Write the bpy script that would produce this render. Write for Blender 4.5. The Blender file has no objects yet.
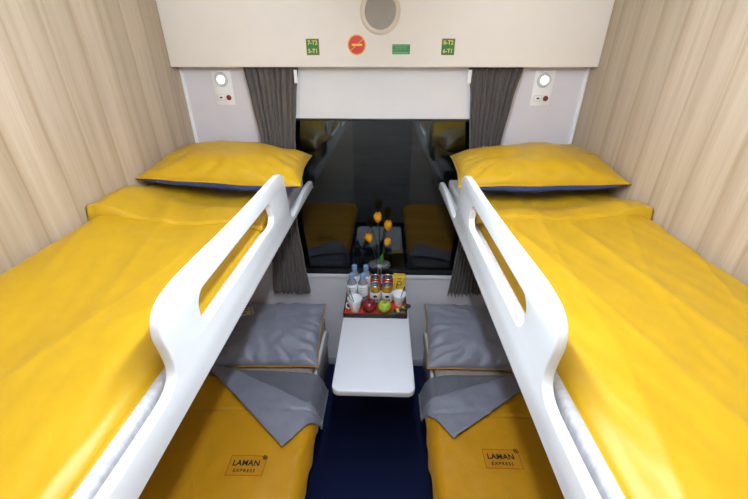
import bpy, bmesh, math, random
from mathutils import Vector, Matrix, noise

S = bpy.context.scene
COL = S.collection
PI = math.pi
random.seed(7)

# ------------------------------------------------------------------ materials
def new_mat(name):
    m = bpy.data.materials.new(name); m.use_nodes = True
    nt = m.node_tree
    return m, nt, nt.nodes['Principled BSDF']

def coords(nt, scale=(1, 1, 1), rot=(0, 0, 0)):
    tc = nt.nodes.new('ShaderNodeNewGeometry')
    mp = nt.nodes.new('ShaderNodeMapping')
    mp.inputs['Scale'].default_value = scale
    mp.inputs['Rotation'].default_value = rot
    nt.links.new(tc.outputs['Position'], mp.inputs['Vector'])
    return mp.outputs['Vector']

def tex_noise(nt, vec, scale, detail=3, rough=.55, dist=0):
    n = nt.nodes.new('ShaderNodeTexNoise')
    n.inputs['Scale'].default_value = scale
    n.inputs['Detail'].default_value = detail
    n.inputs['Roughness'].default_value = rough
    n.inputs['Distortion'].default_value = dist
    nt.links.new(vec, n.inputs['Vector'])
    return n.outputs['Fac']

def ramp(nt, fac, stops):
    r = nt.nodes.new('ShaderNodeValToRGB')
    e = r.color_ramp.elements
    while len(e) > 1: e.remove(e[-1])
    e[0].position = stops[0][0]; e[0].color = (*stops[0][1], 1)
    for p, c in stops[1:]:
        k = e.new(p); k.color = (*c, 1)
    nt.links.new(fac, r.inputs['Fac'])
    return r.outputs['Color']

def bump(nt, bsdf, height, strength, dist=.01):
    b = nt.nodes.new('ShaderNodeBump')
    b.inputs['Strength'].default_value = strength
    b.inputs['Distance'].default_value = dist
    nt.links.new(height, b.inputs['Height'])
    nt.links.new(b.outputs['Normal'], bsdf.inputs['Normal'])

def plain(name, col, rough=.5, spec=.5, metal=0, coat=0, trans=0, ior=1.45, sheen=0, var=.04, emit=None):
    m, nt, b = new_mat(name)
    if var:
        f = tex_noise(nt, coords(nt), 9, 3)
        lo = tuple(c * (1 - var) for c in col); hi = tuple(min(1, c * (1 + var)) for c in col)
        nt.links.new(ramp(nt, f, [(.3, lo), (.7, hi)]), b.inputs['Base Color'])
    else:
        b.inputs['Base Color'].default_value = (*col, 1)
    b.inputs['Roughness'].default_value = rough
    b.inputs['Specular IOR Level'].default_value = spec
    b.inputs['Metallic'].default_value = metal
    b.inputs['Coat Weight'].default_value = coat
    b.inputs['Transmission Weight'].default_value = trans
    b.inputs['IOR'].default_value = ior
    b.inputs['Sheen Weight'].default_value = sheen
    if emit:
        b.inputs['Emission Color'].default_value = (*emit[0], 1)
        b.inputs['Emission Strength'].default_value = emit[1]
    return m

def cloth(name, col, rough=.55, sheen=.25, weave=900, crease=(9, 30, 9), cs=.25, spec=.35, var=.05):
    m, nt, b = new_mat(name)
    f = tex_noise(nt, coords(nt), 14, 4)
    lo = tuple(c * (1 - var) for c in col); hi = tuple(min(1, c * (1 + var)) for c in col)
    nt.links.new(ramp(nt, f, [(.3, lo), (.7, hi)]), b.inputs['Base Color'])
    b.inputs['Roughness'].default_value = rough
    b.inputs['Sheen Weight'].default_value = sheen
    b.inputs['Sheen Roughness'].default_value = .4
    b.inputs['Specular IOR Level'].default_value = spec
    h1 = tex_noise(nt, coords(nt, crease, (0, 0, .35)), 1.0, 4, .5, 1.2)
    bump(nt, b, h1, cs, .02)
    return m

def wood_mat(name):
    m, nt, b = new_mat(name)
    geo = nt.nodes.new('ShaderNodeNewGeometry')
    sep = nt.nodes.new('ShaderNodeSeparateXYZ')
    nt.links.new(geo.outputs['Position'], sep.inputs[0])
    def mth(op, a, v=None):
        n = nt.nodes.new('ShaderNodeMath'); n.operation = op
        nt.links.new(a, n.inputs[0])
        if v is not None:
            if isinstance(v, (int, float)): n.inputs[1].default_value = v
            else: nt.links.new(v, n.inputs[1])
        return n.outputs[0]
    sidex = mth('MULTIPLY', sep.outputs['X'], 3.7)
    wob = tex_noise(nt, coords(nt, (.3, .5, 1.2)), 2.0, 2)
    yy = mth('ADD', sep.outputs['Y'], mth('MULTIPLY', wob, .012))
    yy = mth('ADD', yy, sidex)
    idx = mth('FLOOR', mth('DIVIDE', yy, .128))
    fr = mth('FRACT', mth('DIVIDE', yy, .128))
    wn = nt.nodes.new('ShaderNodeTexWhiteNoise'); wn.noise_dimensions = '1D'
    nt.links.new(idx, wn.inputs['W'])
    # long grain
    off = nt.nodes.new('ShaderNodeCombineXYZ')
    nt.links.new(mth('MULTIPLY', wn.outputs['Value'], 9.0), off.inputs[0])
    nt.links.new(mth('MULTIPLY', yy, 30.0), off.inputs[1])
    nt.links.new(mth('MULTIPLY', sep.outputs['Z'], 1.3), off.inputs[2])
    g = nt.nodes.new('ShaderNodeTexNoise')
    g.inputs['Scale'].default_value = 1.0; g.inputs['Detail'].default_value = 5; g.inputs['Roughness'].default_value = .6
    g.inputs['Distortion'].default_value = .3
    nt.links.new(off.outputs[0], g.inputs['Vector'])
    off2 = nt.nodes.new('ShaderNodeCombineXYZ')
    nt.links.new(mth('MULTIPLY', wn.outputs['Value'], 5.0), off2.inputs[0])
    nt.links.new(mth('MULTIPLY', yy, 230.0), off2.inputs[1])
    nt.links.new(mth('MULTIPLY', sep.outputs['Z'], 4.0), off2.inputs[2])
    g2 = nt.nodes.new('ShaderNodeTexNoise'); g2.inputs['Scale'].default_value = 1.0; g2.inputs['Detail'].default_value = 2
    nt.links.new(off2.outputs[0], g2.inputs['Vector'])
    base = ramp(nt, g.outputs['Fac'], [(.25, (.40, .295, .20)), (.42, (.475, .37, .268)), (.58, (.52, .41, .305)), (.8, (.555, .445, .34))])
    fine = ramp(nt, g2.outputs['Fac'], [(.3, (.925, .915, .90)), (.6, (1, 1, 1))])
    pl = ramp(nt, wn.outputs['Value'], [(0, (.86, .85, .82)), (.5, (.96, .955, .945)), (1, (1.0, 1.0, 1.0))])
    # a darker grain band towards one side of every plank, ending at the joint
    edge = ramp(nt, fr, [(0, (.80, .76, .70)), (.06, (.98, .98, .97)), (.55, (1, 1, 1)), (.93, (.93, .91, .88)), (1, (.80, .76, .70))])
    def mix(a, c):
        n = nt.nodes.new('ShaderNodeMix'); n.data_type = 'RGBA'; n.blend_type = 'MULTIPLY'
        n.inputs['Factor'].default_value = 1
        nt.links.new(a, n.inputs[6]); nt.links.new(c, n.inputs[7])
        return n.outputs[2]
    nt.links.new(mix(mix(mix(base, fine), pl), edge), b.inputs['Base Color'])
    b.inputs['Roughness'].default_value = .42
    b.inputs['Specular IOR Level'].default_value = .3
    return m

def curtain_mat():
    m, nt, b = new_mat('curtain_weave')
    f = tex_noise(nt, coords(nt, (160, 160, 900)), 1.0, 2, .6)
    nt.links.new(ramp(nt, f, [(.35, (.055, .043, .040)), (.55, (.108, .088, .080)), (.7, (.18, .15, .138))]), b.inputs['Base Color'])
    b.inputs['Roughness'].default_value = .85
    b.inputs['Sheen Weight'].default_value = .2
    return m

def sheet_mat(name, a, c):
    m, nt, b = new_mat(name)
    f = tex_noise(nt, coords(nt, (14, 14, 4)), 6.0, 3)
    nt.links.new(ramp(nt, f, [(.35, a), (.65, c)]), b.inputs['Base Color'])
    b.inputs['Roughness'].default_value = .7
    h = tex_noise(nt, coords(nt, (10, 10, 30)), 2.0, 3)
    bump(nt, b, h, .03, .01)
    return m

def carpet_mat():
    m, nt, b = new_mat('navy_carpet')
    f = tex_noise(nt, coords(nt), 420, 2)
    nt.links.new(ramp(nt, f, [(.3, (.0035, .006, .025)), (.62, (.010, .015, .055)), (.74, (.03, .04, .09))]), b.inputs['Base Color'])
    b.inputs['Roughness'].default_value = .95
    b.inputs['Specular IOR Level'].default_value = .1
    bump(nt, b, f, .5, .004)
    return m

def glass_mat():
    m = bpy.data.materials.new('window_glass'); m.use_nodes = True
    nt = m.node_tree; nt.nodes.clear()
    out = nt.nodes.new('ShaderNodeOutputMaterial')
    mix = nt.nodes.new('ShaderNodeMixShader')
    tr = nt.nodes.new('ShaderNodeBsdfTransparent'); tr.inputs['Color'].default_value = (.50, .60, .62, 1)
    gl = nt.nodes.new('ShaderNodeBsdfGlossy'); gl.inputs['Roughness'].default_value = .0
    fr = nt.nodes.new('ShaderNodeFresnel'); fr.inputs['IOR'].default_value = 1.85
    nt.links.new(fr.outputs[0], mix.inputs[0]); nt.links.new(tr.outputs[0], mix.inputs[1]); nt.links.new(gl.outputs[0], mix.inputs[2])
    nt.links.new(mix.outputs[0], out.inputs[0])
    return m

def clear_mat(name, tint, ior, rough=.02, highlight=.2):
    m = bpy.data.materials.new(name); m.use_nodes = True
    nt = m.node_tree; nt.nodes.clear()
    out = nt.nodes.new('ShaderNodeOutputMaterial')
    mix = nt.nodes.new('ShaderNodeMixShader')
    tr = nt.nodes.new('ShaderNodeBsdfTransparent'); tr.inputs['Color'].default_value = (*tint, 1)
    gl = nt.nodes.new('ShaderNodeBsdfGlossy'); gl.inputs['Roughness'].default_value = rough
    fr = nt.nodes.new('ShaderNodeFresnel'); fr.inputs['IOR'].default_value = ior
    df = nt.nodes.new('ShaderNodeBsdfDiffuse'); df.inputs['Color'].default_value = (.8, .83, .88, 1)
    mk = nt.nodes.new('ShaderNodeMixShader'); mk.inputs[0].default_value = highlight  # white mixed in as painted highlights on clear plastic and glass
    nt.links.new(tr.outputs[0], mk.inputs[1]); nt.links.new(df.outputs[0], mk.inputs[2])
    nt.links.new(fr.outputs[0], mix.inputs[0]); nt.links.new(mk.outputs[0], mix.inputs[1]); nt.links.new(gl.outputs[0], mix.inputs[2])
    nt.links.new(mix.outputs[0], out.inputs[0])
    return m

def night_mat():
    m, nt, b = new_mat('night_siding')
    f = tex_noise(nt, coords(nt, (.6, 1, 7)), 2.2, 4, .6)
    nt.links.new(ramp(nt, f, [(.35, (.03, .04, .042)), (.6, (.07, .085, .088)), (.75, (.16, .18, .18))]), b.inputs['Base Color'])
    b.inputs['Roughness'].default_value = .8
    return m

M = dict(
    wood=wood_mat('light_oak_laminate'),
    cream=plain('cream_panel', (.855, .80, .745), .28, .5, var=.012),
    grey_panel=plain('grey_side_panel', (.74, .70, .74), .38, .45, var=.015),
    blind=plain('white_blind', (.82, .79, .80), .33, .5, var=.015),
    white=plain('white_gloss_board', (.74, .74, .755), .25, .5, var=.01),
    white_plastic=plain('white_plastic', (.92, .90, .88), .35, .5, var=.01),
    trim=plain('white_trim', (.85, .85, .86), .4, .4, var=.01),
    ceiling=plain('ceiling_white', (.82, .80, .77), .7, .2, var=.02),
    carpet=carpet_mat(),
    yellow=cloth('yellow_satin', (.49, .28, .004), .42, .06, crease=(5, 2.2, 5), cs=.16, spec=.4),
    yellow_low=cloth('yellow_quilt', (.53, .245, .004), .48, .1, crease=(9, 7, 9), cs=.25, spec=.35),
    navy=cloth('navy_satin', (.035, .08, .36), .5, .1, cs=.2),
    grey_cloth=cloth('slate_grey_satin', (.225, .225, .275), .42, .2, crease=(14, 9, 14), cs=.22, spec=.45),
    grey_cloth_shaded=cloth('slate_grey_satin_shaded', (.135, .135, .16), .42, .2, crease=(14, 9, 14), cs=.22, spec=.45),  # same cloth as the turned corner, its shade put into a darker colour
    grey_pillow=cloth('slate_grey_pillowcase', (.25, .25, .305), .45, .2, crease=(8, 12, 8), cs=.3, spec=.4),
    piping=cloth('amber_piping', (.62, .29, .006), .6, .1),
    sheet=sheet_mat('grey_sheet', (.42, .405, .425), (.55, .535, .555)),
    sheet_low=sheet_mat('beige_sheet', (.33, .265, .225), (.41, .34, .295)),
    curtain=curtain_mat(),
    glass=glass_mat(),
    black_frame=plain('black_frame', (.012, .013, .015), .3, .5, var=.1),
    night=night_mat(),
    base_grey=plain('bunk_base_grey', (.33, .33, .35), .5, .4),
    skirt=plain('skirting_grey', (.42, .42, .45), .45, .4),
    table=plain('table_laminate', (.72, .715, .765), .22, .5, var=.015),
    metal=plain('brushed_metal', (.55, .55, .56), .3, .5, metal=1),
    silver=plain('silver_tin', (.75, .75, .76), .25, .5, metal=1),
    tray_red=plain('tray_red', (.50, .045, .02), .3, .5),
    tray_black=plain('tray_black', (.012, .010, .010), .3, .5),
    porcelain=plain('white_porcelain', (.91, .91, .92), .15, .6, var=.01),
    apple_red=plain('apple_red', (.16, .010, .010), .22, .6, var=.3),
    apple_green=plain('apple_green', (.30, .42, .035), .25, .5, var=.15),
    stem=plain('stem_brown', (.06, .035, .015), .7, .2),
    bottle=clear_mat('clear_plastic', (.94, .96, .98), 1.6, .05, .30),
    bottle_label=plain('bottle_label', (.90, .91, .94), .4, .4, var=.02),
    label_grey=plain('label_grey_print', (.42, .46, .55), .5, .3),
    cap=plain('pale_blue_cap', (.20, .34, .66), .4, .4),
    can_gold=plain('can_gold', (.62, .34, .03), .25, .5, metal=.7),
    can_red=plain('can_red', (.50, .03, .02), .28, .5, metal=.3),
    can_white=plain('can_white', (.74, .74, .75), .3, .5),
    ink=plain('black_ink', (.012, .010, .012), .5, .3, var=0),
    box_yellow=plain('carton_yellow', (.78, .50, .05), .4, .4),
    carton_shade=plain('carton_side_shade', (.10, .09, .10), .5, .3),  # dark colour for the shaded carton side
    sachet_black=plain('sachet_black', (.02, .022, .02), .3, .6, var=.3),
    sachet_green=plain('sachet_green', (.03, .09, .03), .3, .6, var=.2),
    sachet_yellow=plain('sachet_yellow', (.70, .52, .03), .35, .5),
    spoon=plain('dark_steel', (.12, .12, .13), .25, .5, metal=1),
    vase=clear_mat('vase_glass', (.92, .94, .94), 2.0, .03, .14),
    tulip=plain('tulip_orange', (.80, .36, .015), .5, .3, var=.2),
    leaf=plain('leaf_green', (.03, .16, .03), .5, .3, var=.2),
    stalk=plain('stalk_green', (.03, .06, .025), .6, .3),
    sign_green=plain('sign_green', (.025, .17, .055), .4, .4, var=.03),
    sign_lime=plain('sign_lime', (.12, .33, .09), .4, .4, var=.05),
    sign_yellow=plain('sign_yellow', (.85, .62, .12), .5, .3, var=0),
    sign_red=plain('sign_red', (.58, .035, .02), .4, .4, var=.03),
    sign_border=plain('sign_border', (.80, .42, .06), .5, .3, var=0),
    grille=plain('speaker_grille', (.36, .33, .30), .5, .3, var=.06),
    ring=plain('speaker_ring', (.76, .69, .585), .35, .4, var=.01),
    lamp_on=plain('lamp_lens_lit', (1, 1, 1), .4, .3, var=0, emit=((1, .98, .95), 6.0)),
    added_glow=plain('added_tube_lit', (1, 1, 1), .4, .3, var=0, emit=((.74, .865, 1.0), 119.0)),  # glow of the added, unseen tube light
    lamp_ring=plain('lamp_ring', (.66, .66, .68), .3, .5, var=.01),
    button_red=plain('button_red', (.22, .02, .015), .25, .5),
    dark_slot=plain('socket_dark', (.03, .03, .03), .5, .3, var=0),
    logo_bg=cloth('logo_patch', (.51, .215, .004), .5, .1, cs=.1),
    logo_border=plain('logo_border', (.36, .10, .006), .6, .2, var=.05),
    card=plain('card_beige', (.55, .46, .33), .6, .2),
    card_print=plain('card_print', (.12, .10, .08), .6, .2),
    door=plain('door_grey', (.6, .59, .58), .4, .4),
)

# ------------------------------------------------------------------ building helpers
class MB:
    def __init__(self): self.v = []; self.f = []
    def add(self, vs, fs):
        o = len(self.v); self.v += [Vector(p) for p in vs]; self.f += [tuple(i + o for i in q) for q in fs]
        return self
    def bm(self, b):
        b.verts.index_update(); b.verts.ensure_lookup_table()
        self.add([v.co.copy() for v in b.verts], [[v.index for v in f.verts] for f in b.faces]); b.free(); return self
    def box(self, x0, x1, y0, y1, z0, z1, bev=0, seg=2, mat=None):
        b = bmesh.new(); bmesh.ops.create_cube(b, size=1)
        for v in b.verts:
            v.co = Vector(((x0 + x1) / 2 + v.co.x * (x1 - x0), (y0 + y1) / 2 + v.co.y * (y1 - y0), (z0 + z1) / 2 + v.co.z * (z1 - z0)))
        if bev: bmesh.ops.bevel(b, geom=b.edges[:], offset=bev, segments=seg, affect='EDGES', profile=.5)
        if mat: bmesh.ops.transform(b, matrix=mat, verts=b.verts[:])
        return self.bm(b)
    def lathe(self, prof, cx, cy, cz, seg=28, axis='Z', squash=None, close=False):
        vs, fs = [], []
        n = len(prof)
        for k in range(seg):
            a = 2 * PI * k / seg
            for r, h in prof:
                if axis == 'Z': vs.append((cx + r * math.cos(a), cy + r * math.sin(a), cz + h))
                else: vs.append((cx + r * math.cos(a), cy + h, cz + r * math.sin(a)))
        for k in range(seg):
            k2 = (k + 1) % seg
            for j in range(n - 1):
                q = (k * n + j, k2 * n + j, k2 * n + j + 1, k * n + j + 1)
                fs.append(q if axis == 'Z' else q[::-1])
        b = bmesh.new()
        bv = [b.verts.new(p) for p in vs]
        for q in fs: b.faces.new([bv[i] for i in q])
        bmesh.ops.remove_doubles(b, verts=b.verts[:], dist=1e-5)
        bmesh.ops.dissolve_degenerate(b, edges=b.edges[:], dist=1e-6)
        bmesh.ops.recalc_face_normals(b, faces=b.faces[:])
        return self.bm(b)
    def tube(self, pts, r, seg=8, caps=True):
        pts = [Vector(p) for p in pts]; rs = r if isinstance(r, (list, tuple)) else [r] * len(pts)
        vs, fs = [], []
        for i, p in enumerate(pts):
            t = (pts[min(i + 1, len(pts) - 1)] - pts[max(i - 1, 0)]).normalized()
            up = Vector((0, 0, 1)) if abs(t.z) < .9 else Vector((1, 0, 0))
            a = t.cross(up).normalized(); c = t.cross(a)
            for k in range(seg):
                w = 2 * PI * k / seg
                vs.append(p + (a * math.cos(w) + c * math.sin(w)) * rs[i])
        for i in range(len(pts) - 1):
            for k in range(seg):
                k2 = (k + 1) % seg
                fs.append((i * seg + k, i * seg + k2, (i + 1) * seg + k2, (i + 1) * seg + k))
        if caps:
            fs.append(tuple(range(seg))[::-1]); fs.append(tuple((len(pts) - 1) * seg + k for k in range(seg)))
        return self.add(vs, fs)
    def sheet(self, fn, nu, nv, flip=False):
        vs = [fn(i / nu, j / nv) for j in range(nv + 1) for i in range(nu + 1)]
        fs = []
        for j in range(nv):
            for i in range(nu):
                q = (j * (nu + 1) + i, j * (nu + 1) + i + 1, (j + 1) * (nu + 1) + i + 1, (j + 1) * (nu + 1) + i)
                fs.append(q[::-1] if flip else q)
        return self.add(vs, fs)
    def solid(self, top, bot, nu, nv):
        """closed body between an upper and a lower sheet"""
        n = (nu + 1) * (nv + 1)
        self_v = [top(i / nu, j / nv) for j in range(nv + 1) for i in range(nu + 1)] + [bot(i / nu, j / nv) for j in range(nv + 1) for i in range(nu + 1)]
        idx = lambda i, j: j * (nu + 1) + i
        fs = []
        for j in range(nv):
            for i in range(nu):
                q = (idx(i, j), idx(i + 1, j), idx(i + 1, j + 1), idx(i, j + 1))
                fs.append(q); fs.append(tuple(n + k for k in q[::-1]))
        rim = [idx(i, 0) for i in range(nu)] + [idx(nu, j) for j in range(nv)] + [idx(i, nv) for i in range(nu, 0, -1)] + [idx(0, j) for j in range(nv, 0, -1)]
        for a, c in zip(rim, rim[1:] + rim[:1]):
            fs.append((c, a, n + a, n + c))
        return self.add(self_v, fs)
    def prism(self, poly, z0, z1, bev=0, seg=2):
        b = bmesh.new()
        vs = [b.verts.new((x, y, z0)) for x, y in poly]
        f = b.faces.new(vs)
        r = bmesh.ops.extrude_face_region(b, geom=[f])
        for e in r['geom']:
            if isinstance(e, bmesh.types.BMVert): e.co.z = z1
        bmesh.ops.recalc_face_normals(b, faces=b.faces[:])
        if bev:
            ed = [e for e in b.edges if abs(e.verts[0].co.z - e.verts[1].co.z) < 1e-6]
            bmesh.ops.bevel(b, geom=ed, offset=bev, segments=seg, affect='EDGES', profile=.5)
        return self.bm(b)
    def build(self, name, mat, parent=None, loc=None, smooth=True, ang=40, fix=True):
        me = bpy.data.meshes.new(name)
        o = bpy.data.objects.new(name, me); COL.objects.link(o)
        org = Vector((0, 0, 0))
        if parent is not None:
            o.parent = parent
            p = parent
            while p is not None: org += p.location; p = p.parent
        elif loc is not None:
            org = Vector(loc); o.location = org
        me.from_pydata([tuple(v - org) for v in self.v], [], self.f)
        me.update(); me.validate()
        if fix:
            b = bmesh.new(); b.from_mesh(me)
            bmesh.ops.recalc_face_normals(b, faces=b.faces[:]); b.to_mesh(me); b.free()
        me.materials.append(M[mat])
        if smooth:
            for p in me.polygons: p.use_smooth = True
            try: me.set_sharp_from_angle(angle=math.radians(ang))
            except Exception: pass
        return o

def tag(o, label, cat=None, group=None, kind=None):
    if label: o['label'] = label
    if cat: o['category'] = cat
    if group: o['group'] = group
    if kind: o['kind'] = kind
    return o

def root(name, loc, label, cat, group=None):
    o = bpy.data.objects.new(name, None); COL.objects.link(o)
    o.location = loc; o.empty_display_size = .05
    return tag(o, label, cat, group)

def struct(o):
    o['kind'] = 'structure'; return o

def copy_tree(o, parent=None):
    c = o.copy(); COL.objects.link(c)
    if parent is not None: c.parent = parent
    for ch in list(o.children): copy_tree(ch, c)
    return c

def smoothstep(a, b, x):
    t = max(0, min(1, (x - a) / (b - a))); return t * t * (3 - 2 * t)
def lerp(a, b, t): return a + (b - a) * t
def nz(x, y, z=0): return noise.noise(Vector((x, y, z)))
def edgy(t, k=.75):
    """0..1 -> 0..1 with samples crowded at both ends"""
    s = .5 - .5 * math.cos(PI * t); return lerp(t, s, k)
def dome(d, r):
    if d >= r: return 1.0
    q = 1 - max(d, 0) / r
    return math.sqrt(max(0, 1 - q * q))
def interp(tab, z):
    if z <= tab[0][0]: return tab[0][1]
    for (a, x), (b, y) in zip(tab, tab[1:]):
        if z <= b: return lerp(x, y, smoothstep(0, 1, (z - a) / (b - a)) * .5 + (z - a) / (b - a) * .5)
    return tab[-1][1]

def catmull(pts, n=8):
    out = []; L = len(pts)
    for i in range(L):
        p0, p1, p2, p3 = (Vector(pts[(i + k - 1) % L]) for k in range(4))
        for s in range(n):
            t = s / n
            out.append(.5 * ((2 * p1) + (p2 - p0) * t + (2 * p0 - 5 * p1 + 4 * p2 - p3) * t * t + (3 * p1 - p0 - 3 * p2 + p3) * t ** 3))
    return out

def outline_solid(loops, half, bevel, res=3):
    """closed 2-D loops (first outer, others holes) -> verts, faces of a rounded plate centred on z=0"""
    cu = bpy.data.curves.new('plate', 'CURVE'); cu.dimensions = '2D'; cu.fill_mode = 'BOTH'
    cu.extrude = half - bevel; cu.bevel_depth = bevel; cu.bevel_resolution = res; cu.offset = -bevel
    for lp in loops:
        sp = cu.splines.new('POLY'); sp.points.add(len(lp) - 1); sp.use_cyclic_u = True
        for k, p in enumerate(lp): sp.points[k].co = (p[0], p[1], 0, 1)
    ob = bpy.data.objects.new('plate', cu); COL.objects.link(ob)
    bpy.context.view_layer.update()
    me = bpy.data.meshes.new_from_object(ob.evaluated_get(bpy.context.evaluated_depsgraph_get()))
    vs = [v.co.copy() for v in me.vertices]; fs = [tuple(p.vertices) for p in me.polygons]
    bpy.data.objects.remove(ob); bpy.data.curves.remove(cu); bpy.data.meshes.remove(me)
    b = bmesh.new(); bv = [b.verts.new(v) for v in vs]
    for f in fs:
        try: b.faces.new([bv[i] for i in f])
        except ValueError: pass
    bmesh.ops.remove_doubles(b, verts=b.verts[:], dist=1e-5)
    b.verts.index_update()
    r = ([v.co.copy() for v in b.verts], [tuple(v.index for v in f.verts) for f in b.faces]); b.free()
    return r

def text_mesh(body, size, bold=0., shear=0., space=1., align='CENTER'):
    cu = bpy.data.curves.new('txt', 'FONT'); cu.body = body; cu.size = size; cu.shear = shear
    cu.space_character = space; cu.align_x = align; cu.align_y = 'CENTER'; cu.offset = bold; cu.resolution_u = 3
    cu.extrude = .0002
    ob = bpy.data.objects.new('txt', cu); COL.objects.link(ob); bpy.context.view_layer.update()
    me = bpy.data.meshes.new_from_object(ob.evaluated_get(bpy.context.evaluated_depsgraph_get()))
    vs = [v.co.copy() for v in me.vertices]; fs = [tuple(p.vertices) for p in me.polygons]
    bpy.data.objects.remove(ob); bpy.data.curves.remove(cu)
    b = bmesh.new(); b.from_mesh(me); bpy.data.meshes.remove(me)
    bmesh.ops.triangulate(b, faces=b.faces[:], ngon_method='EAR_CLIP')
    b.verts.index_update()
    vs = [v.co.copy() for v in b.verts]; fs = [tuple(v.index for v in f.verts) for f in b.faces]; b.free()
    return vs, fs

# ------------------------------------------------------------------ dimensions (metres; eye above the origin)
XL, XR = -.982, .940           # partitions
YB = 1.915                     # window wall
ZC = 2.34                      # ceiling
YF = -.55                      # wall behind the photographer
RAIL = {-1: -.385, 1: .2935}   # aisle face of the upper guard rails
WALL = {-1: XL, 1: XR}
WX0, WX1, WZ0, WZ1 = -.53, .49, .776, 2.0   # window opening

# ------------------------------------------------------------------ setting
struct(MB().box(XL - .06, XR + .06, YF - .06, YB + .06, -.05, 0).build('floor', 'carpet', smooth=False))
struct(MB().box(XL - .06, XR + .06, YF - .06, YB + .06, ZC, ZC + .05).build('ceiling', 'ceiling', smooth=False))
struct(MB().box(XL - .05, XL, YF, YB + .05, 0, ZC).build('wall_left', 'wood', smooth=False))
struct(MB().box(XR, XR + .05, YF, YB + .05, 0, ZC).build('wall_right', 'wood', smooth=False))
w = MB()
w.box(XL, WX0, YB, YB + .05, 0, ZC).box(WX1, XR, YB, YB + .05, 0, ZC)
w.box(WX0, WX1, YB, YB + .05, 0, WZ0 - .026).box(WX0, WX1, YB, YB + .05, WZ1, ZC)
struct(w.build('wall_back', 'grey_panel', smooth=False))
# wall behind the photographer with its doorway closed by a sliding door
w = MB().box(XL, -.38, YF - .05, YF, 0, ZC).box(.32, XR, YF - .05, YF, 0, ZC).box(-.38, .32, YF - .05, YF, 2.0, ZC)
struct(w.build('wall_front', 'cream', smooth=False))
struct(MB().box(-.38, .32, YF - .045, YF - .01, 0, 2.0, .003).build('door_1', 'door'))
struct(MB().box(XL, XR, YB - .012, YB, 0, .062, .003).build('baseboard_back', 'skirt'))
# overhead panel above the window
hd = MB().box(XL, XR, 1.835, 1.853, 1.889, ZC, .0035, 3)
struct(hd.build('trim_1', 'cream'))
struct(MB().box(XL, XL + .013, YB - .012, YB, .44, 1.95, .002).build('trim_2', 'trim'))
struct(MB().box(XR - .013, XR, YB - .012, YB, .44, 1.95, .002).build('trim_3', 'trim'))
struct(MB().box(WX0 - .03, WX1 + .03, YB - .008, YB, .722, .749, .002).build('trim_4', 'trim'))
# window: frame and pane
fr = MB()
fr.box(WX0, WX1, YB - .008, YB + .04, WZ0 - .026, WZ0, .003)
fr.box(WX0, WX0 + .028, YB - .004, YB + .04, WZ0, WZ1, .002).box(WX1 - .028, WX1, YB - .004, YB + .04, WZ0, WZ1, .002)
fr.box(WX0 + .028, WX1 - .028, YB - .002, YB + .04, WZ1 - .03, WZ1, .002)
win = struct(fr.build('window_1', 'black_frame'))
MB().box(WX0 + .02, WX1 - .02, YB + .018, YB + .024, WZ0 - .006, WZ1 - .02).build('pane', 'glass', win, smooth=False)
# the dark side of whatever stands on the next track
struct(MB().box(-4, 4, 4.2, 4.3, -1, 4.5).build('wall_outside', 'night', smooth=False))

# ------------------------------------------------------------------ added tube light (unseen, above the frame, in place of a camera flash)
lp = root('added_tube_light', (0, .61, ZC), 'long narrow lit tube added out of view under the ceiling above the aisle', 'lamp')
MB().box(-.035, .035, .06, 1.16, ZC - .03, ZC, .006).build('base_plate', 'white_plastic', lp)
for yy in (.09, 1.13):
    MB().box(-.012, .012, yy - .008, yy + .008, ZC - .215, ZC - .028, .002).build('bracket', 'metal', lp)
MB().tube([(0, .095, ZC - .205), (0, 1.125, ZC - .205)], .022, 20).build('tube', 'added_glow', lp)

# ------------------------------------------------------------------ overhead speaker and stickers
YH = 1.835
sp = root('ceiling_speaker', (-.027, YH, 2.1), 'round cream loudspeaker with grey grille in the overhead panel', 'speaker')
MB().lathe([(.066, -.001), (.066, -.006), (.070, -.009), (.078, -.009), (.084, -.004), (.086, 0), (.0, 0)], -.027, YH, 2.1, 48, 'Y').build('ring', 'ring', sp)
b = MB(); b.lathe([(0, -.0045), (.03, -.0042), (.055, -.003), (.067, -.0012), (.067, -.0002), (0, -.0002)], -.027, YH, 2.1, 48, 'Y').build('grille', 'grille', sp)

def on_header(vs, cx, cz, y=YH - .0012):
    return [Vector((cx + v.x, y - v.z, cz + v.y)) for v in vs]
def plate(cx, cz, w, h, y0=YH - .001, y1=YH + .0004, bev=.0):
    return MB().box(cx - w / 2, cx + w / 2, y0, y1, cz - h / 2, cz + h / 2, bev)
def berth_sign(cx, lines, label):
    r = root('berth_number_sign', (cx, YH, 1.969), label, 'sign', 'green berth number signs on the overhead panel')
    plate(cx, 1.969, .057, .063).build('sign_plate', 'sign_green', r, smooth=False)
    b = MB(); h = .0635; t = .0018
    for q in ((-.0285, .0285, .0297, .0315), (-.0285, .0285, -.0315, -.0297), (-.0285, -.0267, -.03, .03), (.0267, .0285, -.03, .03)):
        b.box(cx + q[0], cx + q[1], YH - .0016, YH - .0004, 1.969 + q[2], 1.969 + q[3])
    b.build('border', 'logo_border', r, smooth=False)
    for k, s in enumerate(lines):
        vs, fs = text_mesh(s, .0225, .0004)
        MB().add(on_header(vs, cx, 1.969 + (.016 if k == 0 else -.016), YH - .0014), fs).build('lettering', 'sign_yellow', r, smooth=False)
berth_sign(-.324, ('7-T2', '5-T1'), 'green berth sign reading 7-T2 and 5-T1, left of the round red sign')
berth_sign(.271, ('8-T2', '6-T1'), 'green berth sign reading 8-T2 and 6-T1, on the right of the overhead panel')
r = root('no_smoking_sign', (-.129, YH, 1.977), 'round red no-smoking sticker with a yellow rim on the overhead panel', 'sign')
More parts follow.
